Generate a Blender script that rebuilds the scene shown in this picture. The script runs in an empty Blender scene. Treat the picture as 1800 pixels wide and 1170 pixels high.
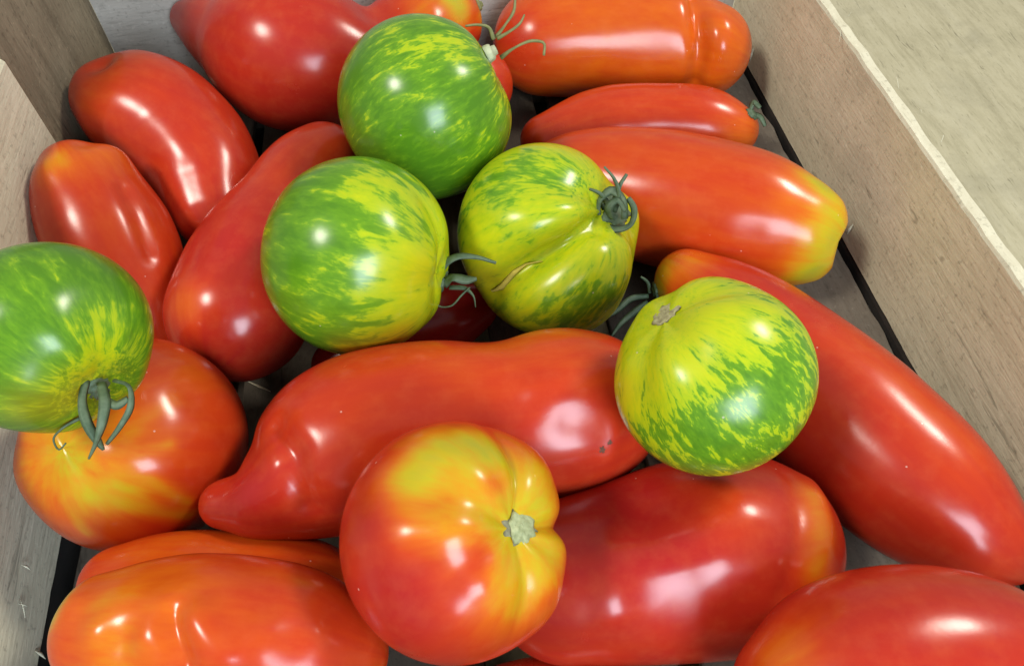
import bpy, math
import numpy as np
from mathutils import Matrix, Vector, noise as mnoise

scene = bpy.context.scene
COL = scene.collection

# ------------------------------------------------------------------ camera
FPX = 1300.0                                   # focal length in photo pixels (photo 1800 x 1170)
PITCH, YAW, CAMH = math.radians(54.3), math.radians(8.25), .262
CF = np.array([math.sin(YAW)*math.cos(PITCH), math.cos(YAW)*math.cos(PITCH), -math.sin(PITCH)])
CR = np.array([math.cos(YAW), -math.sin(YAW), 0.0])
CU = np.cross(CR, CF)
CC = np.array([0, 0, CAMH])
cam = bpy.data.cameras.new('camera')
cam.sensor_width = 36.0
cam.lens = FPX/1800*36
cam.clip_start, cam.clip_end = .01, 50
cam_ob = bpy.data.objects.new('camera', cam)
COL.objects.link(cam_ob)
m = np.eye(4); m[:3, 0] = CR; m[:3, 1] = CU; m[:3, 2] = -CF; m[:3, 3] = CC
cam_ob.matrix_world = Matrix(m.tolist())
scene.camera = cam_ob

# ------------------------------------------------------------------ world, lamps, exposure
world = bpy.data.worlds.new('World')
scene.world = world
world.use_nodes = True
bg = world.node_tree.nodes['Background']
bg.inputs[0].default_value = (.93, .96, 1.0, 1)
bg.inputs[1].default_value = .35

def area(name, loc, aim, sx, sy, power, color, shape='RECTANGLE'):
    l = bpy.data.lights.new(name, 'AREA')
    l.shape, l.size, l.size_y, l.energy, l.color = shape, sx, sy, power, color
    o = bpy.data.objects.new(name, l)
    COL.objects.link(o)
    o.location = loc
    o.rotation_euler = (Vector(aim)-Vector(loc)).to_track_quat('-Z', 'Y').to_euler()
    return o

area('hanging_lamp', (1.15, .55, 1.25), (0, .15, .05), .38, .26, 14, (1, .92, .80), 'ELLIPSE')
area('hanging_lamp', (-1.0, -.10, 1.55), (0, .15, .05), .44, .34, 19.5, (1, .93, .82), 'ELLIPSE')
area('doorway_light', (.26, -.82, .60), (.0, .2, .05), .44, .50, 13, (.74, .87, 1.0))

scene.view_settings.view_transform = 'Standard'
scene.view_settings.look = 'None'
scene.view_settings.exposure = 0
scene.view_settings.gamma = 1
scene.render.engine = 'CYCLES'
scene.cycles.use_denoising = True
scene.cycles.max_bounces = 8

# ------------------------------------------------------------------ small helpers
def at(x, y, z):
    """world point seen at photo pixel (x, y) and lying at height z"""
    d = FPX*CF + (x-900)*CR + (585-y)*CU
    return CC + d*((z-CAMH)/d[2])

def at_depth(x, y, D):
    return CC + (FPX*CF + (x-900)*CR + (585-y)*CU)*(D/FPX)

def depth(P):
    return float((np.asarray(P)-CC) @ CF)

def pix(P):
    q = np.asarray(P)-CC
    D = q @ CF
    return 900+FPX*(q @ CR)/D, 585-FPX*(q @ CU)/D

def fbm(P, scale, seed):
    off = Vector((seed*7.3, seed*3.1, seed*11.7))
    return np.array([mnoise.noise(Vector(p)*scale+off) for p in P])

def tag(o, label=None, cat=None, group=None, kind=None):
    if label: o['label'] = label
    if cat: o['category'] = cat
    if group: o['group'] = group
    if kind: o['kind'] = kind
    return o

def mesh_obj(name, V, Fc, mat, parent=None, attrs=None, smooth=True):
    me = bpy.data.meshes.new(name)
    me.from_pydata([tuple(map(float, v)) for v in V], [], Fc)
    if smooth:
        me.polygons.foreach_set('use_smooth', [True]*len(me.polygons))
    for k, a in (attrs or {}).items():
        a = np.asarray(a, dtype=np.float32)
        if a.ndim == 1:
            me.attributes.new(k, 'FLOAT', 'POINT').data.foreach_set('value', a)
        else:
            me.attributes.new(k, 'FLOAT_VECTOR', 'POINT').data.foreach_set('vector', a.ravel())
    me.materials.append(mat)
    me.update()
    o = bpy.data.objects.new(name, me)
    COL.objects.link(o)
    if parent: o.parent = parent
    return o

# ------------------------------------------------------------------ materials
class NT:
    def __init__(s, name):
        s.m = bpy.data.materials.new(name)
        s.m.use_nodes = True
        s.t = s.m.node_tree
        s.p = s.t.nodes['Principled BSDF']
    def n(s, typ, **kw):
        nd = s.t.nodes.new(typ)
        for k, v in kw.items():
            if k.startswith('i_'):
                key = k[2:]
                nd.inputs[int(key) if key.isdigit() else key.replace('_', ' ')].default_value = v
            else:
                setattr(nd, k, v)
        return nd
    def l(s, a, b): s.t.links.new(a, b)
    def math(s, op, a, b=None, clamp=False):
        nd = s.n('ShaderNodeMath', operation=op, use_clamp=clamp)
        for i, v in enumerate((a, b)):
            if v is None: continue
            if isinstance(v, (int, float)): nd.inputs[i].default_value = v
            else: s.l(v, nd.inputs[i])
        return nd.outputs[0]
    def ramp(s, fac, stops, interp='LINEAR'):
        r = s.n('ShaderNodeValToRGB')
        r.color_ramp.interpolation = interp
        e = r.color_ramp.elements
        while len(e) < len(stops): e.new(.5)
        for el, (p, c) in zip(e, stops):
            el.position = p
            el.color = (*c, 1) if len(c) == 3 else c
        s.l(fac, r.inputs[0])
        return r.outputs[0]
    def mix(s, fac, a, b, mode='MIX'):
        nd = s.n('ShaderNodeMix', data_type='RGBA', blend_type=mode)
        for i, v in ((0, fac), (6, a), (7, b)):
            if isinstance(v, (int, float)): nd.inputs[i].default_value = v
            elif isinstance(v, tuple): nd.inputs[i].default_value = (*v, 1)
            else: s.l(v, nd.inputs[i])
        return nd.outputs[2]
    def noise(s, vec, scale, detail=3, rough=.5, dist=0):
        nd = s.n('ShaderNodeTexNoise', i_Scale=scale, i_Detail=detail, i_Roughness=rough, i_Distortion=dist)
        if vec is not None: s.l(vec, nd.inputs['Vector'])
        return nd.outputs[0]

def specks(t, vec, scale, thr):
    """rare tiny pale dots (dust, pores): 0..1"""
    v = t.n('ShaderNodeTexVoronoi', i_Scale=scale)
    t.l(vec, v.inputs['Vector'])
    hit = t.math('LESS_THAN', v.outputs['Distance'], .10)
    sep = t.n('ShaderNodeSeparateColor')
    t.l(v.outputs['Color'], sep.inputs[0])
    return t.math('MULTIPLY', hit, t.math('LESS_THAN', sep.outputs[0], thr))

def skin_finish(t, vec, col, rough=.26, sss=.12):
    p = t.p
    sp = specks(t, vec, 330, .02)
    col = t.mix(t.math('MULTIPLY', sp, .4), col, (.75, .62, .5))
    t.l(col, p.inputs['Base Color'])
    rn = t.math('ADD', t.math('MULTIPLY', t.noise(vec, 90, 4, .6), .10), t.math('MULTIPLY', t.noise(vec, 26, 3), .16))
    t.l(t.math('ADD', rn, rough-.13), p.inputs['Roughness'])
    p.inputs['IOR'].default_value = 1.45
    p.inputs['Specular IOR Level'].default_value = .5
    p.inputs['Subsurface Weight'].default_value = sss
    p.inputs['Subsurface Radius'].default_value = (1, .35, .15)
    p.inputs['Subsurface Scale'].default_value = .004
    b = t.n('ShaderNodeBump', i_Strength=.10, i_Distance=.0015)
    t.l(t.math('ADD', t.noise(vec, 45, 2), t.math('MULTIPLY', t.noise(vec, 420, 2), .10)), b.inputs['Height'])
    t.l(b.outputs[0], p.inputs['Normal'])

def red_skin():
    t = NT('red_tomato_skin')
    g = t.n('ShaderNodeNewGeometry')
    a = t.n('ShaderNodeAttribute', attribute_name='ripe')
    st = t.n('ShaderNodeAttribute', attribute_name='streak')
    vec = g.outputs['Position']
    nz = t.noise(vec, 38, 4, .55)
    stn = t.noise(st.outputs['Vector'], 5.5, 3, .55)
    f = t.math('ADD', a.outputs['Fac'], t.math('MULTIPLY', t.math('SUBTRACT', nz, .5), .07))
    w = t.math('SUBTRACT', 1.12, a.outputs['Fac'])
    f = t.math('ADD', f, t.math('MULTIPLY', t.math('MULTIPLY', t.math('SUBTRACT', stn, .5), .6), w), clamp=True)
    col = t.ramp(f, [(0, (.36, .38, .025)), (.22, (.49, .385, .012)), (.45, (.59, .25, .008)),
                     (.66, (.60, .110, .006)), (.85, (.51, .042, .007)), (1, (.385, .0145, .012))])
    mott = t.noise(vec, 150, 3, .6)
    col = t.mix(t.math('MULTIPLY', t.ramp(mott, [(.45, (0, 0, 0)), (.75, (1, 1, 1))]), .10), col, (.70, .20, .06))
    skin_finish(t, vec, col, .235, .12)
    return t.m

def striped_skin(name, shift, s1, s2, a1, a2, soft):
    t = NT(name)
    g = t.n('ShaderNodeNewGeometry')
    fl = t.n('ShaderNodeAttribute', attribute_name='meridian')
    ye = t.n('ShaderNodeAttribute', attribute_name='yellow')
    vec = g.outputs['Position']
    v = fl.outputs['Vector']
    ad = t.n('ShaderNodeVectorMath', operation='ADD'); ad.inputs[1].default_value = (shift, shift*2.3, shift*.7)
    t.l(v, ad.inputs[0])
    v = ad.outputs[0]
    n1 = t.noise(v, s1, 5, .58, .5)
    n2 = t.noise(v, s2, 4, .6, .5)
    n3 = t.noise(vec, 210, 3, .6)
    ctr = lambda n, a: t.math('MULTIPLY', t.math('SUBTRACT', n, .5), a)
    s = t.math('ADD', ctr(n1, a1), t.math('ADD', ctr(n2, a2), ctr(n3, .35)))
    s = t.math('ADD', t.math('ADD', s, .5), ctr(ye.outputs['Fac'], 1.15))
    col = t.ramp(s, [(.05, (.080, .210, .010)), (.50-soft, (.125, .285, .011)), (.50, (.20, .36, .012)), (.50+soft, (.345, .465, .010)), (1, (.47, .52, .008))])
    am = t.n('ShaderNodeAttribute', attribute_name='amber')
    col = t.mix(am.outputs['Fac'], col, (.50, .27, .012))
    skin_finish(t, vec, col, .235, .10)
    return t.m

def wood(name, c_dark, c_mid, c_light, axis, shift=0., rough=.75, stain=.5, grit_amt=1.):
    t = NT(name)
    tc = t.n('ShaderNodeNewGeometry')
    mp = t.n('ShaderNodeMapping')
    sc = {'x': (5, 36, 36), 'y': (36, 5, 36), 'z': (36, 36, 5)}[axis]
    mp.inputs['Scale'].default_value = sc
    mp.inputs['Location'].default_value = (shift, shift*1.7, shift*.6)
    t.l(tc.outputs['Position'], mp.inputs['Vector'])
    v = mp.outputs[0]
    g1 = t.noise(v, 1.6, 6, .62, .6)
    g2 = t.noise(v, 9, 5, .65, .2)
    bl = t.noise(tc.outputs['Position'], 15, 4, .6, .5)
    pores = t.noise(v, 22, 2, .5)
    f = t.math('ADD', t.math('MULTIPLY', g1, .45), t.math('ADD', t.math('MULTIPLY', g2, .25), t.math('MULTIPLY', bl, .30)))
    col = t.ramp(f, [(.30, c_dark), (.5, c_mid), (.72, c_light)])
    st = t.ramp(bl, [(.50, (0, 0, 0)), (.72, (1, 1, 1))])
    col = t.mix(t.math('MULTIPLY', st, stain), col, tuple(.62*q for q in c_dark))
    pm = t.ramp(pores, [(.30, (1, 1, 1)), (.38, (0, 0, 0))])
    col = t.mix(t.math('MULTIPLY', pm, .28), col, tuple(.5*q for q in c_dark))
    grit = t.noise(tc.outputs['Position'], 420, 3, .6)
    col = t.mix(t.math('MULTIPLY', t.ramp(grit, [(.30, (1, 1, 1)), (.42, (0, 0, 0))]), .45*grit_amt), col, tuple(.55*q for q in c_dark))
    col = t.mix(t.math('MULTIPLY', t.ramp(grit, [(.60, (0, 0, 0)), (.72, (1, 1, 1))]), .35*grit_amt), col, tuple(min(1, 1.2*q) for q in c_light))
    mf = t.n('ShaderNodeMapping')
    mf.inputs['Scale'].default_value = tuple(q*1.4 for q in sc)
    mf.inputs['Location'].default_value = (shift*3, shift*.7, shift*2)
    t.l(tc.outputs['Position'], mf.inputs['Vector'])
    fleck = t.noise(mf.outputs[0], 3.2, 3, .7, 1.0)
    col = t.mix(t.math('MULTIPLY', t.ramp(fleck, [(.655, (0, 0, 0)), (.70, (1, 1, 1))]), .55), col, tuple(.45*q for q in c_dark))
    t.l(col, t.p.inputs['Base Color'])
    t.p.inputs['Roughness'].default_value = rough
    t.p.inputs['Specular IOR Level'].default_value = .25
    b = t.n('ShaderNodeBump', i_Strength=.45, i_Distance=.0008)
    t.l(t.math('ADD', g2, t.math('MULTIPLY', pores, .5)), b.inputs['Height'])
    t.l(b.outputs[0], t.p.inputs['Normal'])
    return t.m

def plain(name, c1, c2, scale, rough=.6):
    t = NT(name)
    g = t.n('ShaderNodeNewGeometry')
    n = t.noise(g.outputs['Position'], scale, 4, .6)
    t.l(t.ramp(n, [(.3, c1), (.7, c2)]), t.p.inputs['Base Color'])
    t.p.inputs['Roughness'].default_value = rough
    b = t.n('ShaderNodeBump', i_Strength=.3, i_Distance=.0006)
    t.l(n, b.inputs['Height'])
    t.l(b.outputs[0], t.p.inputs['Normal'])
    return t.m

M_RED = red_skin()
M_SEPAL = plain('sepal_green', (.045, .085, .04), (.12, .175, .10), 260, .6)
M_SEPAL_DRY = plain('sepal_dry_green', (.14, .15, .05), (.26, .25, .10), 260, .7)
M_STEM = plain('stem_pale', (.32, .36, .20), (.52, .54, .36), 300, .7)
M_SCAR = plain('stem_scar_cork', (.22, .19, .10), (.50, .48, .26), 700, .8)
M_SCAR_G = plain('stem_scar_pale_green', (.20, .23, .10), (.44, .47, .25), 520, .7)
M_CORK = plain('cork_line', (.40, .33, .05), (.60, .47, .07), 500, .75)
M_GAP_SHADE = plain('gap_shade_black', (.012, .010, .008), (.03, .025, .02), 60, .9)  # near-black colour painting the shade seen down the floor gaps
M_RIMSCAR = plain('scar_rim_brown', (.09, .085, .045), (.26, .25, .15), 600, .8)
M_SPOT = plain('dark_blemish', (.06, .03, .015), (.16, .06, .03), 900, .8)
M_WALL_R = wood('poplar_board_tan', (.50, .465, .32), (.69, .65, .47), (.79, .76, .58), 'y', 1.3)
M_WALL_L = wood('poplar_board_grey', (.47, .45, .33), (.65, .625, .47), (.75, .73, .57), 'y', 4.1, stain=.3)
M_WALL_B = wood('poplar_board_rosy', (.36, .325, .27), (.50, .46, .40), (.61, .57, .50), 'x', 2.2, stain=.3)
M_POST = wood('post_wood_brown', (.115, .095, .06), (.23, .195, .13), (.36, .315, .215), 'z', 3.3)
M_FLOOR_SHADED = wood('floor_slat_wood_shaded', (.045, .036, .026), (.085, .07, .053), (.14, .12, .092), 'y', 5.7)  # slat wood with the shade beneath the fruit put into its colour
M_FLOOR_LIT = wood('floor_slat_wood_lit', (.11, .092, .07), (.19, .163, .127), (.28, .25, .20), 'y', 2.9)  # same slat wood coloured lighter, as the lit slat by the right board
M_RIM = wood('sawn_edge_cream', (.50, .46, .32), (.63, .59, .43), (.71, .67, .51), 'y', .4, stain=.12)
M_TABLE = wood('table_board_greenish', (.26, .235, .14), (.43, .395, .26), (.53, .495, .35), 'y', 7.9, stain=.45, grit_amt=.3)
# ---- where each fruit lies: circles (photo pixel x, y, radius) along its core, and the height of the core at both ends
LONG = {
 'R1': [(328,34,34),(382,52,60),(448,80,96),(510,98,132),(580,100,110),(660,105,78),(730,62,85),(780,42,70)],
 'R2': [(957,72,90),(1050,72,102),(1150,68,99),(1200,76,88),(1236,94,80)],
 'R3': [(960,245,45),(1050,228,68),(1150,218,68),(1250,222,62),(1285,232,46)],
 'R4': [(950,300,45),(1030,325,92),(1130,348,115),(1240,362,120),(1325,385,116),(1377,408,101)],
 'R5': [(1205,497,58),(1280,545,90),(1410,668,126),(1525,780,140),(1620,856,132),(1707,938,92),(1770,995,38)],
 'R6': [(200,182,72),(252,190,100),(318,240,102),(362,305,93),(378,365,72)],
 'R7': [(118,318,60),(165,335,84),(182,405,106),(235,500,90),(285,590,60)],
 'R8': [(420,550,122),(447,478,118),(510,372,92),(548,300,80),(575,290,70)],
 'R9': [(590,640,42),(680,600,60),(780,560,65),(830,540,45)],
 'R10': [(396,893,43),(435,877,55),(478,857,77),(545,829,112),(600,790,150),(700,750,150),(800,745,147),(900,735,143),(1000,722,147),(1030,715,135)],
 'R11': [(1000,1020,140),(1100,1000,155),(1220,975,172),(1310,966,165),(1368,948,103)],
 'R12': [(1400,1220,110),(1500,1180,160),(1600,1165,167),(1700,1165,155),(1790,1165,120)],
 'R13': [(200,1112,100),(300,1115,135),(430,1128,148),(520,1138,135),(595,1145,88)],
 'R14': [(215,1030,72),(300,1035,100),(420,1045,105),(530,1050,102),(600,1060,70)],
 'R16': [(690,230,60),(760,195,70),(836,150,66)],
 'R15': [(900,1262,90),(970,1255,96),(1050,1262,90)],
}
ROUND = {'T1':(243,778,188),'T2':(805,944,209),'G1':(748,193,158),'G2':(632,453,175),'G3':(966,424,174),'G4':(1252,661,176),'G5':(88,593,171)}
HGT = {'R1': (0.0502, 0.0442), 'R2': (0.0294, 0.0285), 'R3': (0.0184, 0.0188), 'R4': (0.0275, 0.0298), 'R5': (0.0267, 0.0269), 'R6': (0.0557, 0.0368), 'R7': (0.0637, 0.0263), 'R8': (0.0415, 0.0471), 'R9': (0.0136, 0.0146), 'R10': (0.0499, 0.0478), 'R11': (0.0357, 0.0285), 'R12': (0.058, 0.0551), 'R13': (0.0683, 0.0626), 'R14': (0.0441, 0.0257), 'R16': (0.034, 0.0375), 'R15': (0.0158, 0.0148), 'T1': (0.0451, 0.0451), 'T2': (0.0788, 0.0788), 'G1': (0.0738, 0.0738), 'G2': (0.0725, 0.0725), 'G3': (0.0495, 0.0495), 'G4': (0.0876, 0.0876), 'G5': (0.1042, 0.1042)}
# ------------------------------------------------------------------ crate and table
XL, XR, YB, YF, RIM = -.1518, .191, .370, -.055, .0700

def board(name, p0, p1, thick, outward, zb, zt, mat, parent, seed, n=48, rim_mat=None, rough=.0009, label=None):
    """upright board from p0 to p1 (inner face, plan view), growing outward; the sawn top edge is uneven"""
    p0, p1, ow = (np.array([*q, 0.]) for q in (p0, p1, outward))
    V, Fc = [], []
    zs = np.linspace(0, 1, 5)
    for i in range(n+1):
        b = p0+(p1-p0)*i/n
        j1 = mnoise.noise(Vector((i*.35, seed, 0)))*rough + mnoise.noise(Vector((i*1.7, seed, 4)))*rough*.6
        j2 = mnoise.noise(Vector((i*.35, seed, 9)))*rough
        j3 = mnoise.noise(Vector((i*.5, seed, 14)))*rough*.6
        ring = [b+[0, 0, zb+j3], b+[0, 0, zb+(zt-zb)*.5], b+[0, 0, zt-.0012+j1*.7]+ow*0,
                b+ow*(.0008+j2*.3)+[0, 0, zt+j1], b+ow*(thick-.0008)+[0, 0, zt+j1*.6+j2], b+ow*thick+[0, 0, zt-.0012],
                b+ow*thick+[0, 0, zb]]
        V += ring
    k = 7
    for i in range(n):
        for j in range(k):
            a, b2 = i*k+j, i*k+(j+1) % k
            Fc.append((a, b2, b2+k, a+k))
    Fc.append(tuple(range(k-1, -1, -1))); Fc.append(tuple(n*k+j for j in range(k)))
    o = mesh_obj(name, V, Fc, mat, parent, smooth=False)
    if rim_mat:
        o.data.materials.append(rim_mat)
        for i in range(n):
            for j in (2, 3, 4):
                o.data.polygons[i*k+j].material_index = 1
    fix_normals(o.data)
    if label: o['label'] = label
    return o

def fix_normals(me):
    import bmesh
    bm = bmesh.new(); bm.from_mesh(me)
    bmesh.ops.recalc_face_normals(bm, faces=bm.faces)
    bm.to_mesh(me); bm.free()

def slab(name, x0, x1, y0, y1, z0, z1, mat, parent, seed, n=30, wob=.0006):
    V, Fc = [], []
    for i in range(n+1):
        y = y0+(y1-y0)*i/n
        a = mnoise.noise(Vector((i*.4, seed, 1)))*wob; b = mnoise.noise(Vector((i*.4, seed, 5)))*wob
        for x, z in ((x0+a, z0), (x0+a, z1-.0006), (x0+a+.0006, z1), (x1+b-.0006, z1), (x1+b, z1-.0006), (x1+b, z0)):
            V.append((x, y, z))
    k = 6
    for i in range(n):
        for j in range(k):
            a, b2 = i*k+j, i*k+(j+1) % k
            Fc.append((a, b2, b2+k, a+k))
    Fc.append(tuple(range(k-1, -1, -1))); Fc.append(tuple(n*k+j for j in range(k)))
    o = mesh_obj(name, V, Fc, mat, parent, smooth=False)
    fix_normals(o.data)
    return o

crate = bpy.data.objects.new('fruit_crate', None)
COL.objects.link(crate)
tag(crate, 'thin board fruit crate with brown corner posts and slatted floor, holding all the tomatoes', 'crate')
TH = .0058
board('side_board', (XR, YF), (XR, YB+.0235), TH, (1, 0), .0015, RIM, M_WALL_R, crate, 3, 90, M_RIM, label='tan right side board with a pale frayed top edge')
board('side_board', (XL+.009, YF), (XL, .2668), TH, (-1, 0), .0015, .0985, M_WALL_L, crate, 8, 90, M_RIM, label='pale grey left side board')
board('end_board', (XL-.004, YB), (XR-.0003, YB+.024), TH, (0, 1), .0015, .100, M_WALL_B, crate, 12, 60, M_RIM, label='rosy grey back board')
board('end_board', (XL+.0003, YF), (XR-.0003, YF), TH, (0, -1), .0015, RIM, M_WALL_B, crate, 17, 60, M_RIM)
def post(pts, zt, seed):
    n = 14
    V, Fc = [], []
    k = len(pts)
    c = np.mean(pts, axis=0)
    for i in range(n+1):
        z = .001+(zt-.001)*i/n
        for q, (x, y) in enumerate(pts):
            w = mnoise.noise(Vector((i*.5, q*3.1, seed)))*.0006
            V.append((x+w, y+w, z))
    for i in range(n):
        for j in range(k):
            a, b = i*k+j, i*k+(j+1) % k
            Fc.append((a, b, b+k, a+k))
    Fc.append(tuple(range(k-1, -1, -1))); Fc.append(tuple(n*k+j for j in range(k)))
    o = mesh_obj('corner_post', V, Fc, M_POST, crate, smooth=False)
    fix_normals(o.data)
    return o
e = .0006
post([(XL-.0010, .2674), (XL-.018, .2674), (XL-.018, YB-.004), (XL-.0040, YB-.0006), (XL-.0025, .330)], .150, 1)
post([(XL+e, YF+.055), (XL+e, YF+e), (XL+.02, YF+e)], .115, 2)
post([(XR-e, YF+.02), (XR-e, YF+e), (XR-.012, YF+e)], .115, 3)
xs = np.array([-.1440, -.090, -.042, .008, .066, .125, .1876])
hg = [.003, .003, .003, .009, .004, .003, 0]      # half the gap at each joint; widest one stands in for shade between fruit
for i in range(6):
    slab('floor_slat', xs[i]+hg[i], xs[i+1]-hg[i+1], YF+.0005, YB-.001, -.0045, 0, M_FLOOR_LIT if i == 5 else M_FLOOR_SHADED, crate, 20+i, *((70, .0028) if i == 5 else ()))
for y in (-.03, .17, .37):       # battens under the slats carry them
    s = slab('floor_batten', XL, XR, y-.012, y+.012, -.0125, -.0048, M_FLOOR_SHADED, crate, 40+int(y*100), 4)

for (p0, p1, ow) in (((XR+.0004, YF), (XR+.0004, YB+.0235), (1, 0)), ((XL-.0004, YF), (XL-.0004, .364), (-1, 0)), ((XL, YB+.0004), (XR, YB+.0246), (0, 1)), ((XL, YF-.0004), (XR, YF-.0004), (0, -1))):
    board('light_block_skirt', p0, p1, TH, ow, -.0600, -.0006, M_GAP_SHADE, crate, 31, 30)  # skirt added below the floor to keep light out of the gaps

# the boards of the table the crate stands on
txs = [-.62, -.44, -.262, -.085, .092, .268, .488, .66]
for i in range(7):
    tag(slab('table_board', txs[i]+.0008, txs[i+1]-.0008, -.5, 1.0, -.080, -.0605, M_TABLE, None, 60+i, 40, .0004), kind='structure')

# fibres torn loose along the sawn edges and on the boards
def fibre(P, name='splinter', r=.0003, mat=None, parent=None):
    P = np.array(P, float); n = len(P); k = 5
    V, Fc = [], []
    for i in range(n):
        T = P[min(i+1, n-1)]-P[max(i-1, 0)]; T /= np.linalg.norm(T)
        A = np.cross(T, [.3, .5, .8]); A /= np.linalg.norm(A); B = np.cross(T, A)
        rr = r*(1-.75*abs(2*i/(n-1)-1)**2)
        for j in range(k):
            t = 2*math.pi*j/k
            V.append(P[i]+rr*(math.cos(t)*A+.6*math.sin(t)*B))
    for i in range(n-1):
        for j in range(k):
            a, b = i*k+j, i*k+(j+1) % k
            Fc.append((a, b, b+k, a+k))
    Fc.append(tuple(range(k-1, -1, -1))); Fc.append(tuple((n-1)*k+j for j in range(k)))
    return mesh_obj(name, V, Fc, mat or M_RIM, parent)
rs = np.random.default_rng(5)
for (x, y, dx, dy) in [(1478,50,-3,24),(1579,152,-6,-20),(1612,190,9,9),(1655,248,3,-12),(1492,28,5,-7)]:
    a = at(x, y, RIM-.0005); b = at(x+dx, y+dy, RIM+.001); c = (a+b)/2+[0, 0, .0008]
    fibre([a-(b-a)*.2, a, c, b], r=.00016, parent=crate)

def on_x(x, y, X):                              # point seen at pixel on the plane x = X
    d = FPX*CF + (x-900)*CR + (585-y)*CU
    return CC + d*((X-CC[0])/d[0])
for (x0, y0, x1, y1, r) in [(38,992,54,1001,.0006),(62,1143,80,1157,.0008),(32,1060,48,1065,.0003),(34,1050,44,1085,.0002)]:
    a, b = on_x(x0, y0, XL+.0056), on_x(x1, y1, XL+.0072)
    fibre([a, a*.6+b*.4+[.0004, 0, 0], b], r=r, mat=M_WALL_L, parent=crate)
for (x0, y0, x1, y1) in [(1325,85,1318,108),(1500,394,1489,412)]:
    a, b = on_x(x0, y0, XR-.0008), on_x(x1, y1, XR-.002)
    fibre([a, (a+b)/2-[.0004, 0, 0], b], r=.0008, mat=M_WALL_L, parent=crate)
tag(fibre([at(436, 670, .002), at(455, 678, .003), at(476, 688, .002)], 'wood_chip', .0009), 'pale wood chip lying on the shaded crate floor left of the middle', 'wood chip')

# ------------------------------------------------------------------ fruit
def pch(x, X, Y):
    """smooth interpolation through the knots"""
    Y = np.asarray(Y, float); X = np.asarray(X, float)
    m_ = np.gradient(Y, X, axis=0)
    i = np.clip(np.searchsorted(X, x, side='right')-1, 0, len(X)-2)
    h = X[i+1]-X[i]; u = (x-X[i])/h
    sh = (slice(None),)+(None,)*(Y.ndim-1)
    u, h = u[sh], h[sh]
    return ((2*u**3-3*u**2+1)*Y[i]+(u**3-2*u**2+u)*h*m_[i]+(-2*u**3+3*u**2)*Y[i+1]+(u**3-u**2)*h*m_[i+1])

def grid_faces(n, k):
    I = np.arange(n-1)[:, None]*k; J = np.arange(k)[None, :]; J2 = (J+1) % k
    q = np.stack([I+J, I+k+J, I+k+J2, I+J2], -1).reshape(-1, 4)
    return [tuple(r) for r in q.tolist()]

def vnormals(V, n, k):
    G = V.reshape(n, k, 3)
    du = np.gradient(G, axis=0)
    dv = (np.roll(G, -1, 1)-np.roll(G, 1, 1))
    N = np.cross(dv, du)
    L = np.linalg.norm(N, axis=2, keepdims=True)
    return (N/np.maximum(L, 1e-12)).reshape(-1, 3)

def surf_pt(V, N, x, y):
    """point of the grid V on the camera side nearest pixel (x, y)"""
    q = V-CC; D = q @ CF
    px = 900+FPX*(q @ CR)/D; py = 585-FPX*(q @ CU)/D
    face = (N*(CC-V)).sum(1) > 0
    d = (px-x)**2+(py-y)**2+np.where(face, 0, 1e9)
    return V[np.argmin(d)]

def seg_dist(V, P):
    if len(P) == 1: return np.linalg.norm(V-P[0], axis=1)
    best = np.full(len(V), 1e9)
    for a, b in zip(P[:-1], P[1:]):
        ab = b-a; t = np.clip(((V-a) @ ab)/max(ab @ ab, 1e-12), 0, 1)
        best = np.minimum(best, np.linalg.norm(V-(a+t[:, None]*ab), axis=1))
    return best

def outward(V, N):
    c = V.mean(0)
    return N if ((V-c)*N).sum() > 0 else -N

def features(V, n, k, c, feats, scale):
    for pts, w, amp in feats:
        N = outward(V, vnormals(V, n, k))
        P = [surf_pt(V, N, x, y) for x, y in pts]
        d = seg_dist(V, P)
        V = V+N*(amp*scale*np.exp(-(d/(w*scale))**2))[:, None]
    return V

def patches(V, n, k, base, pl, scale):
    N = outward(V, vnormals(V, n, k))
    f = base
    for pts, w, val in pl:
        P = [surf_pt(V, N, x, y) for x, y in pts]
        g = np.exp(-(seg_dist(V, P)/(w*scale))**2)
        f = f+(val-f)*g
    return f

FRUIT = {}
def finish(key, name, V, n, k, mat, attrs, label, cat, group):
    N = vnormals(V, n, k)
    Fc = grid_faces(n, k)
    c = V.mean(0)
    if ((V-c)*N).sum() > 0:
        pass
    else:
        Fc = [f[::-1] for f in Fc]
    Fc.append(tuple(range(k)) if True else ()); Fc.append(tuple((n-1)*k+j for j in range(k)))
    o = mesh_obj(name, V-c, Fc, mat, None, attrs)
    o.location = c
    fix_normals(o.data)
    tag(o, label, cat, group)
    FRUIT[key] = (o, V, outward(V, N), n, k, c)
    return o

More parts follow.
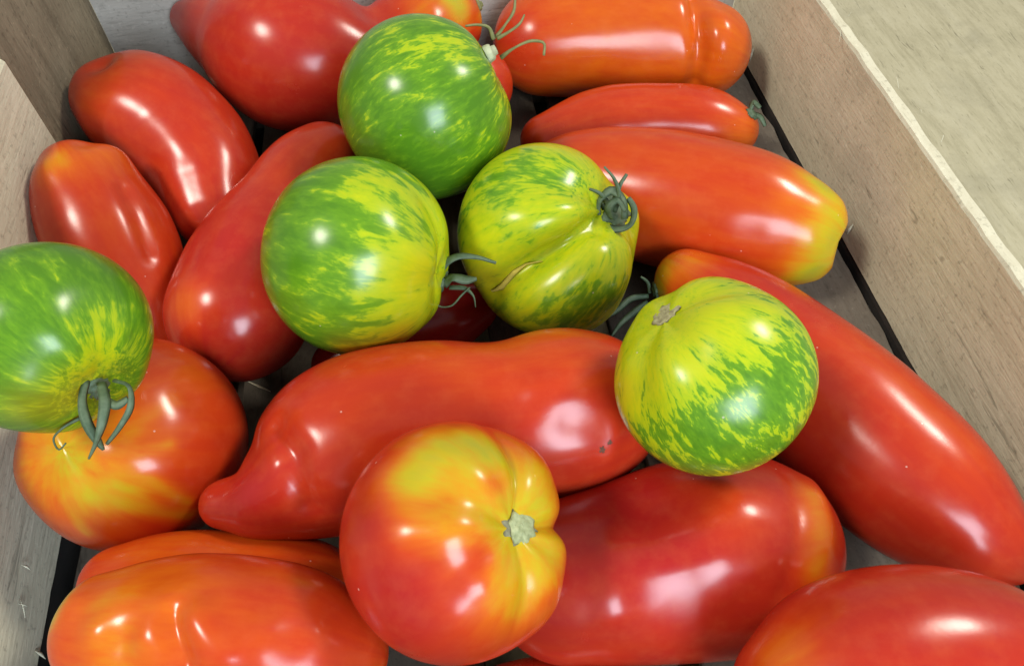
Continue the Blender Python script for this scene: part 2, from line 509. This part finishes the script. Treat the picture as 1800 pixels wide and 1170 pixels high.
def long_fruit(key, label, ripe=.93, feats=(), pts=(), seed=1, lump=.02, flat=1.0, lobes=None, tip=(1., 1.)):
    c = np.array(LONG[key], float); zA, zB = HGT[key]
    L = np.r_[0, np.cumsum(np.hypot(*np.diff(c[:, :2], axis=0).T))]; L /= L[-1]
    z = zA+(zB-zA)*L
    P = np.array([at(x, y, zz) for (x, y, r), zz in zip(c, z)])
    D = np.array([depth(p) for p in P])
    r = c[:, 2]*D/np.sqrt(FPX**2+c[:, 2]**2)
    scale = float(np.mean(D))/FPX
    S = np.r_[0, np.cumsum(np.linalg.norm(np.diff(P, axis=0), axis=1))]
    # a smooth bend: low-order curve through the core points
    fit = np.stack([np.polyval(np.polyfit(S, P[:, i], {'R1': 4, 'R5': 3, 'R10': 5}.get(key, 2), w=r), S) for i in range(3)], 1)
    P = fit
    S = np.r_[0, np.cumsum(np.linalg.norm(np.diff(P, axis=0), axis=1))]
    n, k = 130, 96
    # the core's spheres, densely sampled; the skin is their common envelope along the core
    sd = np.linspace(0, S[-1], 80); rd = np.maximum(pch(sd, S, r), .002)
    lo, hi = (sd-rd*np.where(sd < S[-1]*.5, tip[0], 1)).min(), (sd+rd*np.where(sd > S[-1]*.5, tip[1], 1)).max()
    w_ = np.linspace(.012, 1-.012, n)
    s = lo+(hi-lo)*(.72*(1-np.cos(math.pi*w_))/2+.28*w_)
    s[0], s[-1] = lo+(hi-lo)*.0006, hi-(hi-lo)*.0006
    R_ = np.sqrt(np.maximum((rd[None, :]**2-(s[:, None]-sd[None, :])**2).max(1), 1e-9))
    for _ in range(6):
        R_[2:-2] = (R_[1:-3]+2*R_[2:-2]+R_[3:-1])/4
    sc_ = np.clip(s, 0, S[-1])
    Q = pch(sc_, S, P)
    T = np.gradient(pch(np.linspace(0, S[-1], 300), S, P), axis=0)
    T = np.stack([np.interp(sc_, np.linspace(0, S[-1], 300), T[:, i]) for i in range(3)], 1)
    for _ in range(8):
        T[1:-1] = (T[:-2]+2*T[1:-1]+T[2:])/4
    T /= np.linalg.norm(T, axis=1)[:, None]
    over = np.where(s < 0, s, np.where(s > S[-1], s-S[-1], 0))
    Q = Q+T*over[:, None]
    u = 1-np.minimum(R_/R_.max()*1.5, 1)
    Vw = CC-Q; Vw = Vw-(Vw*T).sum(1)[:, None]*T; Vw /= np.linalg.norm(Vw, axis=1)[:, None]
    B = np.cross(T, Vw)
    th = np.linspace(0, 2*math.pi, k, endpoint=False)
    mod = np.ones((len(s), k))
    if lobes:
        kk, amp, ph, cen, wid = lobes
        wgt = np.exp(-(((s/S[-1])-cen)/wid)**2)
        mod += amp*wgt[:, None]*(np.cos(kk*th+ph)+.4*np.cos((kk-1)*th+ph*2.1))[None, :]
    ct, st = np.cos(th), np.sin(th)
    V = Q[:, None, :]+(R_[:, None]*mod)[..., None]*(ct[None, :, None]*Vw[:, None, :]*flat+st[None, :, None]*B[:, None, :])
    V = V.reshape(-1, 3)
    N = outward(V, vnormals(V, n, k))
    rm = float(np.max(r))
    nz = fbm(V, .75/rm, seed)+.35*fbm(V, 1.9/rm, seed+5)
    edge = np.repeat(np.sqrt(np.maximum(1-u**2, 0)), k)
    V = V+N*(lump*rm*nz*(.4+.6*edge))[:, None]
    V = features(V, n, k, None, feats, scale)
    rp = np.full(len(V), ripe)
    rp = patches(V, n, k, rp, pts, scale)
    tt = np.tile(th, len(s)); ss = np.repeat(s/S[-1], k)
    streak = np.stack([np.cos(tt), np.sin(tt), ss*.9+seed], 1)
    return finish(key, 'plum_tomato', V, n, k, M_RED, {'ripe': rp, 'streak': streak}, label, 'tomato', 'long red plum tomatoes in the crate')

def round_frame(key, off):
    x, y, rp = ROUND[key]; z = HGT[key][0]
    P = at(x, y, z); D = depth(P); R_ = rp*D/math.sqrt(FPX**2+rp**2)
    Vd = CC-P; Vd /= np.linalg.norm(Vd)
    Rl = CR-(CR @ Vd)*Vd; Rl /= np.linalg.norm(Rl)
    Ul = np.cross(Vd, Rl)
    A = off[0]*Rl+off[1]*Ul+off[2]*Vd; A /= np.linalg.norm(A)
    return P, R_, D/FPX, Rl, Ul, Vd, A

def round_fruit(key, name, mat, label, group, axis, obl=.92, dimple=(.16, .42), blossom=.03, lobes=(5, .02, 0.), creases=(),
                feats=(), seed=1, lump=.012, rx=1., ripe=None, pts=(), yel=(.25, .75, .5), ypts=(), amber=()):
    P, R_, scale, Rl, Ul, Vd, A = round_frame(key, axis)
    X = Vd-(Vd @ A)*A
    if np.linalg.norm(X) < .1: X = Ul-(Ul @ A)*A
    X /= np.linalg.norm(X); Y = np.cross(A, X)
    n, k = 112, 144
    ph = np.linspace(.012, math.pi-.012, n); th = np.linspace(0, 2*math.pi, k, endpoint=False)
    PH, TH_ = np.meshgrid(ph, th, indexing='ij')
    rr = np.ones_like(PH)
    rr *= 1-dimple[0]*np.exp(-(PH/dimple[1])**2)-blossom*np.exp(-((math.pi-PH)/.35)**2)
    sh = np.exp(-((PH-.75)/.55)**2)
    rr += lobes[1]*sh*(np.cos(lobes[0]*TH_+lobes[2])+.5*np.cos((lobes[0]+2)*TH_+lobes[2]*1.7))
    for (cx, cy, amp, wid, pc, pw) in creases:      # meridian furrow through the surface point at offset (cx, cy)
        q = cx*Rl+cy*Ul+math.sqrt(max(0, 1-cx*cx-cy*cy))*Vd
        tc = math.atan2(q @ Y, q @ X)
        d = np.angle(np.exp(1j*(TH_-tc)))
        rr -= amp*np.exp(-(np.abs(d)/wid)**1.5)*np.exp(-((PH-pc)/pw)**2)
    Lc = rr*np.cos(PH)*obl; Rc = rr*np.sin(PH)
    V = P+R_*(Lc[..., None]*A+Rc[..., None]*(np.cos(TH_)[..., None]*X+np.sin(TH_)[..., None]*Y))
    V = V.reshape(-1, 3)
    N = outward(V, vnormals(V, n, k))
    nz = fbm(V, .8/R_, seed)+.3*fbm(V, 2.0/R_, seed+3)
    V = V+N*(lump*R_*nz)[:, None]
    V = features(V, n, k, None, feats, scale)
    PHf, THf = PH.ravel(), TH_.ravel()
    w = np.minimum(np.sin(PHf)*2.2, 1)                 # patterns tighten towards the poles
    flame = np.stack([np.cos(THf)*w, np.sin(THf)*w, PHf*.36+seed*1.7], 1)
    at_ = {}
    if ripe is not None:
        a, b, mid = ripe
        rp = a+(b-a)/(1+np.exp(-(PHf-mid)*5.0))
        at_['ripe'] = patches(V, n, k, rp, pts, scale)
        w2 = np.sqrt(np.minimum(np.sin(PHf)*1.4, 1))
        at_['streak'] = np.stack([np.cos(THf)*1.1*w2, np.sin(THf)*1.1*w2, PHf*.22+seed], 1)
    else:
        g0, g1, mid = yel
        yv = g0+(g1-g0)/(1+np.exp((PHf-mid)*3.0))
        at_['yellow'] = patches(V, n, k, yv, ypts, scale)
        at_['amber'] = np.clip(patches(V, n, k, np.zeros(len(V)), amber, scale), 0, 1)
        at_['meridian'] = flame
    return finish(key, name, V, n, k, mat, at_, label, 'tomato', group)

def ribbon(name, pts, mat, parent, key=None, base=None, thick=.00028):
    """curled strip: points (photo x, y, lift towards the camera in mm, half width in mm, twist)"""
    D0 = base
    P, W, TW = [], [], []
    q = np.array(pts, float)
    L = np.r_[0, np.cumsum(np.hypot(*np.diff(q[:, :2], axis=0).T)+1)]; L /= L[-1]
    m_ = 18
    u = np.linspace(0, 1, m_)
    C_ = pch(u, L, q)
    P = np.array([at_depth(x, y, D0-l*.001) for x, y, l in C_[:, :3]])
    T = np.gradient(P, axis=0); T /= np.linalg.norm(T, axis=1)[:, None]
    V = []
    for i in range(m_):
        vd = CC-P[i]; vd /= np.linalg.norm(vd)
        S_ = np.cross(T[i], vd); S_ /= np.linalg.norm(S_); U_ = np.cross(S_, T[i])
        a = C_[i, 4]
        S2 = math.cos(a)*S_+math.sin(a)*U_; U2 = -math.sin(a)*S_+math.cos(a)*U_
        w = max(C_[i, 3], .12)*.001
        t_ = min(thick, w*.8)
        V += [P[i]+S2*w, P[i]+U2*t_+S2*w*.3, P[i]+U2*t_*1.2-S2*w*.3, P[i]-S2*w, P[i]-U2*t_*.8]
    k = 5; Fc = []
    for i in range(m_-1):
        for j in range(k):
            a, b = i*k+j, i*k+(j+1) % k
            Fc.append((a, b, b+k, a+k))
    Fc.append(tuple(range(k-1, -1, -1))); Fc.append(tuple((m_-1)*k+j for j in range(k)))
    o = mesh_obj(name, np.array(V)-np.array(parent.matrix_basis.translation if parent else (0, 0, 0)), Fc, mat, parent)
    fix_normals(o.data)
    return o

def knob(name, key, x, y, r_px, mat, parent, lift=.0, h=.5, ragged=.12, seed=1, depth_=None, axis=None):
    """small ragged disc with a raised middle (stem end, scar) seated on the skin"""
    o, V, N, n, k, c = FRUIT[key]
    q = V-CC; D = q @ CF
    px = 900+FPX*(q @ CR)/D; py = 585-FPX*(q @ CU)/D
    i = np.argmin((px-x)**2+(py-y)**2+np.where((N*(CC-V)).sum(1) > 0, 0, 1e9))
    d = np.linalg.norm(V-V[i], axis=1)
    r = r_px*D[i]/FPX
    ax = N[d < max(r*1.3, .002)].mean(0) if axis is None else np.array(axis, float)
    ax /= np.linalg.norm(ax)
    X = np.cross(ax, CR); X /= np.linalg.norm(X); Y = np.cross(ax, X)
    kk, rings = 32, [(0, .9), (.3, 1.), (.5, .95), (.58, .45), (.75, .55), (.92, .35), (1.05, -.35)]
    W, Fc = [V[i]+ax*(lift+h*r*.9)], []
    for a, hh in rings[1:]:
        for j in range(kk):
            t = 2*math.pi*j/kk
            rag = 1+ragged*mnoise.noise(Vector((math.cos(t)*2.2, math.sin(t)*2.2, seed+a)))*(1+a)
            W.append(V[i]+ax*(lift+h*r*hh+r*.08*mnoise.noise(Vector((math.cos(t)*3, math.sin(t)*3, seed+a*5))))+r*a*rag*(math.cos(t)*X+math.sin(t)*Y))
    for j in range(kk): Fc.append((0, 1+j, 1+(j+1) % kk))
    for ri in range(len(rings)-2):
        for j in range(kk):
            a, b = 1+ri*kk+j, 1+ri*kk+(j+1) % kk
            Fc.append((a, a+kk, b+kk, b))
    Fc.append(tuple(1+(len(rings)-2)*kk+j for j in range(kk)))
    ob = mesh_obj(name, np.array(W)-c, Fc, mat, o)
    fix_normals(ob.data)
    return ob, V[i], ax

# ---- long red fruit
long_fruit('R1', 'long red tomato at the top left with a pinched neck and yellow green shoulder', .95, seed=1,
           feats=[([(655,20)],38,-12), ([(735,20),(745,80)],18,-5)], pts=[([(800,8)],42,.12), ([(745,20),(755,60)],40,.62), ([(845,30)],25,.5)])
long_fruit('R2', 'bright orange red blunt tomato with a ridged end in the top right corner', .71, seed=2,
           feats=[([(1220,-10),(1229,40),(1232,95),(1220,150)],15,-15), ([(1278,60),(1280,120)],30,7), ([(1262,30),(1268,80)],22,5), ([(1150,95)],60,-5)],
           pts=[([(1100,60),(1270,80)],70,.70), ([(900,70)],70,.9)])
long_fruit('R3', 'slim orange red tomato lying half hidden between the two bulky ones at the right', .86, seed=3, pts=[([(1310,240)],50,.68)])
long_fruit('R4', 'bulky orange red tomato with a wide yellow shoulder by the right board', .82, seed=4,
           feats=[([(1478,360),(1450,500)],22,5), ([(1475,430)],30,-6), ([(1330,420),(1390,450)],40,-4)],
           pts=[([(1445,330),(1430,480)],48,.15), ([(1465,400)],44,.22), ([(1400,350)],40,.66)], tip=(1, .9))
long_fruit('R5', 'longest red tomato, tapering along the right board to its tip at lower right', .93, seed=5, lump=.012,
           feats=[([(1180,560)],30,2)], pts=[([(1165,470),(1160,520)],36,.30), ([(1215,460)],50,.62), ([(1480,600),(1700,790)],50,.82)])
long_fruit('R6', 'red tomato with a shouldered blunt top nearest the brown corner post', .92, seed=6, lump=.03,
           feats=[([(176,108)],28,-14), ([(150,190)],40,5), ([(330,300),(350,360)],20,-3), ([(225,250)],30,4)], pts=[([(160,165),(230,100)],50,.82)])
long_fruit('R7', 'orange shouldered red tomato leaning on the left board above the green one', .88, seed=7,
           feats=[([(150,255)],22,-5), ([(205,268)],36,14), ([(80,300)],30,7), ([(215,330),(262,450)],14,-5)], pts=[([(105,280)],38,.48), ([(180,270)],55,.70), ([(200,400)],60,.84)])
long_fruit('R8', 'red tomato with a fat lower end touching the left side of a green striped tomato', .96, seed=8,
           pts=[([(325,530)],38,.72), ([(490,300),(560,240)],60,.86)])
long_fruit('R9', 'small dark red tomato mostly buried below the two middle green tomatoes', 1.0, seed=9)
long_fruit('R10', 'large lumpy red tomato with a pinched pointed left tip in the middle of the crate', .92, seed=10, lump=.028,
           feats=[([(480,750),(515,800),(545,890)],24,-17), ([(850,590)],60,-8), ([(950,690),(1060,660)],34,6), ([(1000,745),(1090,740)],30,-5), ([(1085,740),(1075,800)],16,4), ([(640,760),(600,860)],45,4)],
           pts=[([(800,640),(1040,610)],70,.80), ([(640,700)],80,.86), ([(430,880)],60,1.0)])
long_fruit('R11', 'broad red tomato with an angular orange end, right of the round yellow shouldered one', .95, seed=11, lump=.03,
           feats=[([(1385,835),(1400,940),(1375,1050)],14,-4), ([(1425,850),(1450,950)],26,7), ([(1130,880)],70,-16), ([(1290,890)],60,8), ([(1060,970),(1085,1070)],30,6), ([(1060,1060)],60,6), ([(1215,1070)],70,-11), ([(1120,960)],40,4), ([(1250,960)],50,6)],
           pts=[([(1430,880),(1435,1000)],38,.58), ([(1300,880)],70,.86), ([(1100,880),(1150,1000)],90,1.0)])
long_fruit('R12', 'red tomato with a dull orange side in the bottom right corner', .94, seed=12, lump=.012, pts=[([(1380,1150)],60,.66)])
long_fruit('R13', 'orange lumpy tomato with a yellow green left end in the bottom left corner', .83, seed=13, lump=.03,
           feats=[([(300,1085),(325,1165)],20,-13), ([(350,1090),(390,1150)],28,9), ([(130,1055)],30,6), ([(215,1130)],40,-12), ([(150,1010)],40,5), ([(270,1010)],45,-5), ([(165,1110)],25,5), ([(460,1120)],34,7), ([(560,1110)],30,5), ([(250,1120)],22,5)],
           pts=[([(95,1080),(110,1050)],30,.20), ([(190,1070),(210,1150)],70,.56), ([(300,1050)],80,.68), ([(600,1110)],80,.88)])
long_fruit('R14', 'orange red tomato showing as a strip behind the lumpy orange one at lower left', .84, seed=14, lump=.03, pts=[([(250,960),(420,950)],60,.74)])
long_fruit('R15', 'red tomato just peeping in at the bottom edge, below the yellow shouldered one', .92, seed=15)
long_fruit('R16', 'red tomato hidden behind the uppermost green tomato with only its right edge showing', .90, seed=16)

# ---- round fruit
GR = 'round tomatoes ripening from yellow to red'
round_fruit('T1', 'round_tomato', M_RED, 'round orange red tomato with yellow streaks, under the green one at the left', GR, (-.66, -.05, .75), obl=.96,
            dimple=(.12, .40), lobes=(5, .012, 1.), seed=21, ripe=(.50, .88, .70), feats=[([(330,690),(400,760)],26,-3), ([(60,820)],40,2)],
            pts=[([(330,640)],60,.76), ([(130,930)],50,.74), ([(120,800),(160,860),(220,870)],34,.25), ([(150,840),(240,885),(335,905)],15,.38), ([(160,830),(260,845),(330,880)],12,.46), ([(110,850),(150,935)],14,.44), ([(200,790),(300,700)],15,.60), ([(190,815),(300,780)],12,.56)])
round_fruit('T2', 'round_tomato', M_RED, 'ribbed red tomato with a yellow shoulder around its pale stem scar, front and centre', GR, (.56, .09, .82), obl=.93,
            dimple=(.20, .36), lobes=(6, .022, .6), seed=22, ripe=(.20, .93, .72),
            creases=[(.97, .10, .20, .22, .8, .7), (.42, .80, .09, .16, .7, .5), (.55, -.6, .05, .2, .6, .4)],
            feats=[([(760,880),(740,990),(830,1060)],26,-3)],
            pts=[([(850,790),(780,790),(720,850)],56,.15), ([(770,920),(720,935)],34,.34), ([(872,850)],24,.62), ([(840,980),(800,1040)],30,.80), ([(960,960),(930,1040)],38,.30), ([(970,1060)],40,.72), ([(700,1060)],110,1.0), ([(640,930)],60,.95)])

GZ = 'round green tomatoes striped with yellow'
MG = [striped_skin('striped_green_skin', *q) for q in
      ((0., 5.5, 16, 1.5, 1.5, .10), (3.7, 4.6, 12, 1.6, 1.1, .10), (6.1, 6.0, 15, 1.4, 1.3, .12), (9.4, 6.5, 19, 1.8, 1.5, .06), (12.9, 4.8, 13, 1.4, 1.2, .13))]
round_fruit('G1', 'striped_tomato', MG[0], 'darkest green striped tomato, uppermost of the green ones, with a pale stem stub', GZ, (.86, .48, .10), obl=.95,
            dimple=(.10, .35), lobes=(5, .010, .3), seed=31, yel=(.20, .52, .75), ypts=[([(700,80),(800,90)],40,.55), ([(700,300),(800,330)],60,.15)])
round_fruit('G2', 'striped_tomato', MG[1], 'green striped tomato yellowing towards its curled calyx, left of the folded one', GZ, (.93, -.20, .30), obl=.95,
            dimple=(.16, .36), lobes=(5, .015, 1.2), seed=32, yel=(.26, .90, .95), creases=[(.9, .12, .06, .25, .6, .5)],
            ypts=[([(640,330),(740,380)],40,.62)], amber=[([(740,480)],60,.25), ([(620,610),(700,590)],35,.45)])
round_fruit('G3', 'striped_tomato', MG[2], 'yellow green tomato folded by a deep crease with a corky streak', GZ, (.70, .40, .60), obl=.84,
            dimple=(.16, .34), lobes=(4, .04, .9), seed=33, yel=(.62, .88, 1.1), creases=[(-.30, -.32, .31, .27, 1.2, .8), (.9, .02, .10, .25, .8, .6)],
            feats=[([(872,505),(960,445),(1045,402)],20,-11), ([(960,530),(1060,470)],50,9), ([(1100,440),(1085,500)],36,8), ([(1112,402)],20,-6), ([(900,330)],60,4)], ypts=[([(880,330),(980,300)],55,.38), ([(1080,520),(1000,560)],50,.42), ([(850,440)],50,.95)],
            amber=[([(850,490)],50,.45), ([(920,560)],40,.18)])
round_fruit('G4', 'striped_tomato', MG[3], 'yellow green mottled tomato without a calyx, lying on the long red ones at the right', GZ, (-.50, .62, .60), obl=.95,
            dimple=(.10, .35), lobes=(5, .02, 2.), seed=34, yel=(.38, .92, 1.05), creases=[(-.25, .75, .05, .3, .5, .4)],
            ypts=[([(1250,540)],60,.95), ([(1250,760),(1350,700)],55,.30)], amber=[([(1100,680)],35,.30)])
round_fruit('G5', 'striped_tomato', MG[4], 'green striped tomato cut by the left edge of the picture, its calyx hanging down', GZ, (.47, -.56, .68), obl=.95,
            dimple=(.18, .36), lobes=(5, .015, .5), seed=35, yel=(.10, .56, .66), ypts=[([(190,560),(160,640)],40,.72), ([(60,480)],60,.3)],
            amber=[([(130,690),(60,720)],50,.35)])

# ---- stems, calyces, scars
def calyx(key, x, y, r_px, sepals, mat, lift=4., seed=1, disc=True):
    o, V, N, n, k, c = FRUIT[key]
    P = surf_pt(V, N, x, y)
    D = depth(P)
    cx, _, _ = knob('calyx', key, x, y, r_px, mat, o, lift=.0, h=.35, ragged=.35, seed=seed)
    for sp in sepals:
        s = ribbon('sepal', [(a, b, l+lift, w*(.75 if key == 'G5' else 1.1), t) for a, b, l, w, t in sp], mat, o, base=D)
        s.parent = cx
    return cx

calyx('G1', 872, 92, 13, [[(868,70,0,.9,.2),(858,48,2,.7,.6),(840,44,3,.5,.3),(818,46,3,.4,.2)],
                          [(872,66,0,.9,.4),(888,44,3,.7,.9),(903,20,5,.6,.4),(906,-8,6,.4,.3)],
                          [(874,68,1,.8,.3),(895,56,4,.7,.8),(915,40,5,.5,.4),(922,26,5,.3,.2)],
                          [(880,102,2,.9,.3),(905,84,6,.7,.9),(938,72,7,.6,.4),(956,76,7,.5,.2),(956,98,6,.5,.2)]], M_SEPAL_DRY, lift=3, seed=3)
knob('stem', 'G1', 874, 86, 16, M_STEM, FRUIT['G1'][0], lift=.0012, h=1.0, ragged=.1, seed=4)
calyx('G2', 786, 495, 20, [[(772,510,1,1.3,.2),(776,470,4,1.6,.5),(800,452,6,1.5,.8),(838,452,6,.8,.4),(872,462,6,.5,.2)],
                           [(780,500,2,1.5,.2),(795,488,5,1.9,.9),(820,492,5,1.5,.3),(838,490,5,.6,.2)],
                           [(770,505,1,1.,.3),(762,522,2,.5,.9),(772,538,3,.3,.5),(792,538,4,.3,.4),(812,518,4,.35,.3),(826,505,4,.3,.2)],
                           [(790,505,2,1.0,.8),(820,508,3,.7,.3),(832,520,3,.35,.3),(836,540,2,.2,.2)]], M_SEPAL, lift=1, seed=5)
calyx('G3', 1082, 372, 30, [[(1050,385,1,1.2,.4),(1055,350,4,1.4,.9),(1075,335,6,1.6,.3),(1095,350,7,1.5,.8),(1098,385,6,1.2,.3)],
                            [(1060,395,2,1.2,.2),(1080,403,4,1.5,.6),(1108,395,5,1.4,.9),(1114,365,5,1.2,.4),(1104,348,5,.9,.2)],
                            [(1078,372,4,1.3,.2),(1088,340,8,1.0,.8),(1080,315,10,.6,.3),(1062,293,11,.35,.2)],
                            [(1082,350,5,1.2,.2),(1090,325,8,.9,.7),(1102,306,9,.5,.2)],
                            [(1070,360,3,1.2,.5),(1054,340,6,.7,.3),(1036,332,6,.4,.2)],
                            [(1075,385,4,1.4,.9),(1070,365,8,1.4,.3),(1085,352,9,1.2,.5),(1100,372,8,1.0,.9)]], M_SEPAL, lift=2, seed=6)
calyx('G5', 172, 682, 24, [[(152,668,2,1.2,.2),(145,700,5,1.5,.5),(152,740,7,1.7,.2),(172,775,6,1.4,.4),(182,790,5,.5,.2)],
                           [(178,672,2,1.5,.3),(184,700,6,1.8,.2),(180,740,8,1.6,.2),(168,780,7,.9,.6),(156,806,6,.35,.2)],
                           [(200,668,2,.8,.6),(226,678,5,1.0,.9),(230,712,6,1.2,.4),(212,748,6,1.0,.3),(188,780,5,.6,.2)],
                           [(182,700,4,1.4,.5),(205,712,6,1.5,.2),(225,700,6,1.1,.6)],
                           [(140,735,0,.7,.4),(110,752,1,.45,.3),(94,772,1,.35,.3),(104,790,1,.3,.2),(116,778,1,.3,.2)]], M_SEPAL, lift=2, seed=7)
calyx('R5', 1152, 512, 16, [[(1140,520,0,1.0,.3),(1110,525,1,1.4,.5),(1085,545,1,1.2,.3),(1062,560,0,.5,.2)],
                            [(1138,530,0,1.0,.6),(1115,548,2,1.3,.2),(1092,568,2,1.1,.4),(1075,590,1,.5,.2)],
                            [(1142,515,0,.8,.3),(1138,496,2,.8,.6),(1126,486,2,.4,.2)],
                            [(1135,535,0,.9,.3),(1120,560,0,1.1,.3),(1118,592,-1,.5,.2)]], M_SEPAL, lift=-2, seed=8)
calyx('R3', 1322, 200, 12, [[(1318,195,0,1.0,.3),(1325,180,2,1.3,.5),(1336,190,3,1.0,.2)], [(1322,200,0,1.0,.2),(1336,205,1,1.4,.6),(1345,222,0,.8,.2)]], M_SEPAL, lift=-1, seed=9)
knob('stem', 'R1', 842, 10, 9, M_SEPAL_DRY, FRUIT['R1'][0], lift=0, h=.9, ragged=.2, seed=10)
knob('scar_rim', 'T2', 912, 931, 36, M_RIMSCAR, FRUIT['T2'][0], lift=.0010, h=.15, ragged=.4, seed=16)
knob('stem_scar', 'T2', 910, 930, 29, M_SCAR_G, FRUIT['T2'][0], lift=.0019, h=.14, ragged=.28, seed=11)
knob('stem_scar', 'G4', 1170, 553, 24, M_SCAR, FRUIT['G4'][0], lift=.0003, h=.05, ragged=.25, seed=12)
knob('blemish', 'R10', 1060, 786, 6, M_SPOT, FRUIT['R10'][0], lift=0, h=.10, ragged=.5, seed=13)
knob('blemish', 'R10', 1069, 779, 4, M_SPOT, FRUIT['R10'][0], lift=0, h=.10, ragged=.5, seed=15)
# corky streak down the crease of the folded tomato
o, V, N, n, k, c = FRUIT['G3']
pl = [(864,513,.4),(880,501,1.25),(905,482,1.15),(928,467,.5),(950,455,.15)]
W, Fc = [], []
for (x, y, w) in pl:
    p = surf_pt(V, N, x, y)
    i = np.argmin(np.linalg.norm(V-p, axis=1)); nn = N[i]
    vd = CC-p; vd /= np.linalg.norm(vd)
    tdir = at_depth(1040, 405, depth(p))-at_depth(868, 510, depth(p)); tdir /= np.linalg.norm(tdir)
    s_ = np.cross(tdir, vd)
    for a, h in ((-1, -.5), (-.4, .35), (.4, .35), (1, -.5)):
        W.append(p+s_*a*w*.001+vd*(h*.0007+.0011))
for i in range(len(pl)-1):
    for j in range(3):
        Fc.append((i*4+j, i*4+j+1, i*4+j+5, i*4+j+4))
    Fc.append((i*4+3, i*4, i*4+4, i*4+7))
co = mesh_obj('cork_streak', np.array(W)-c, Fc, M_CORK, o)
fix_normals(co.data)
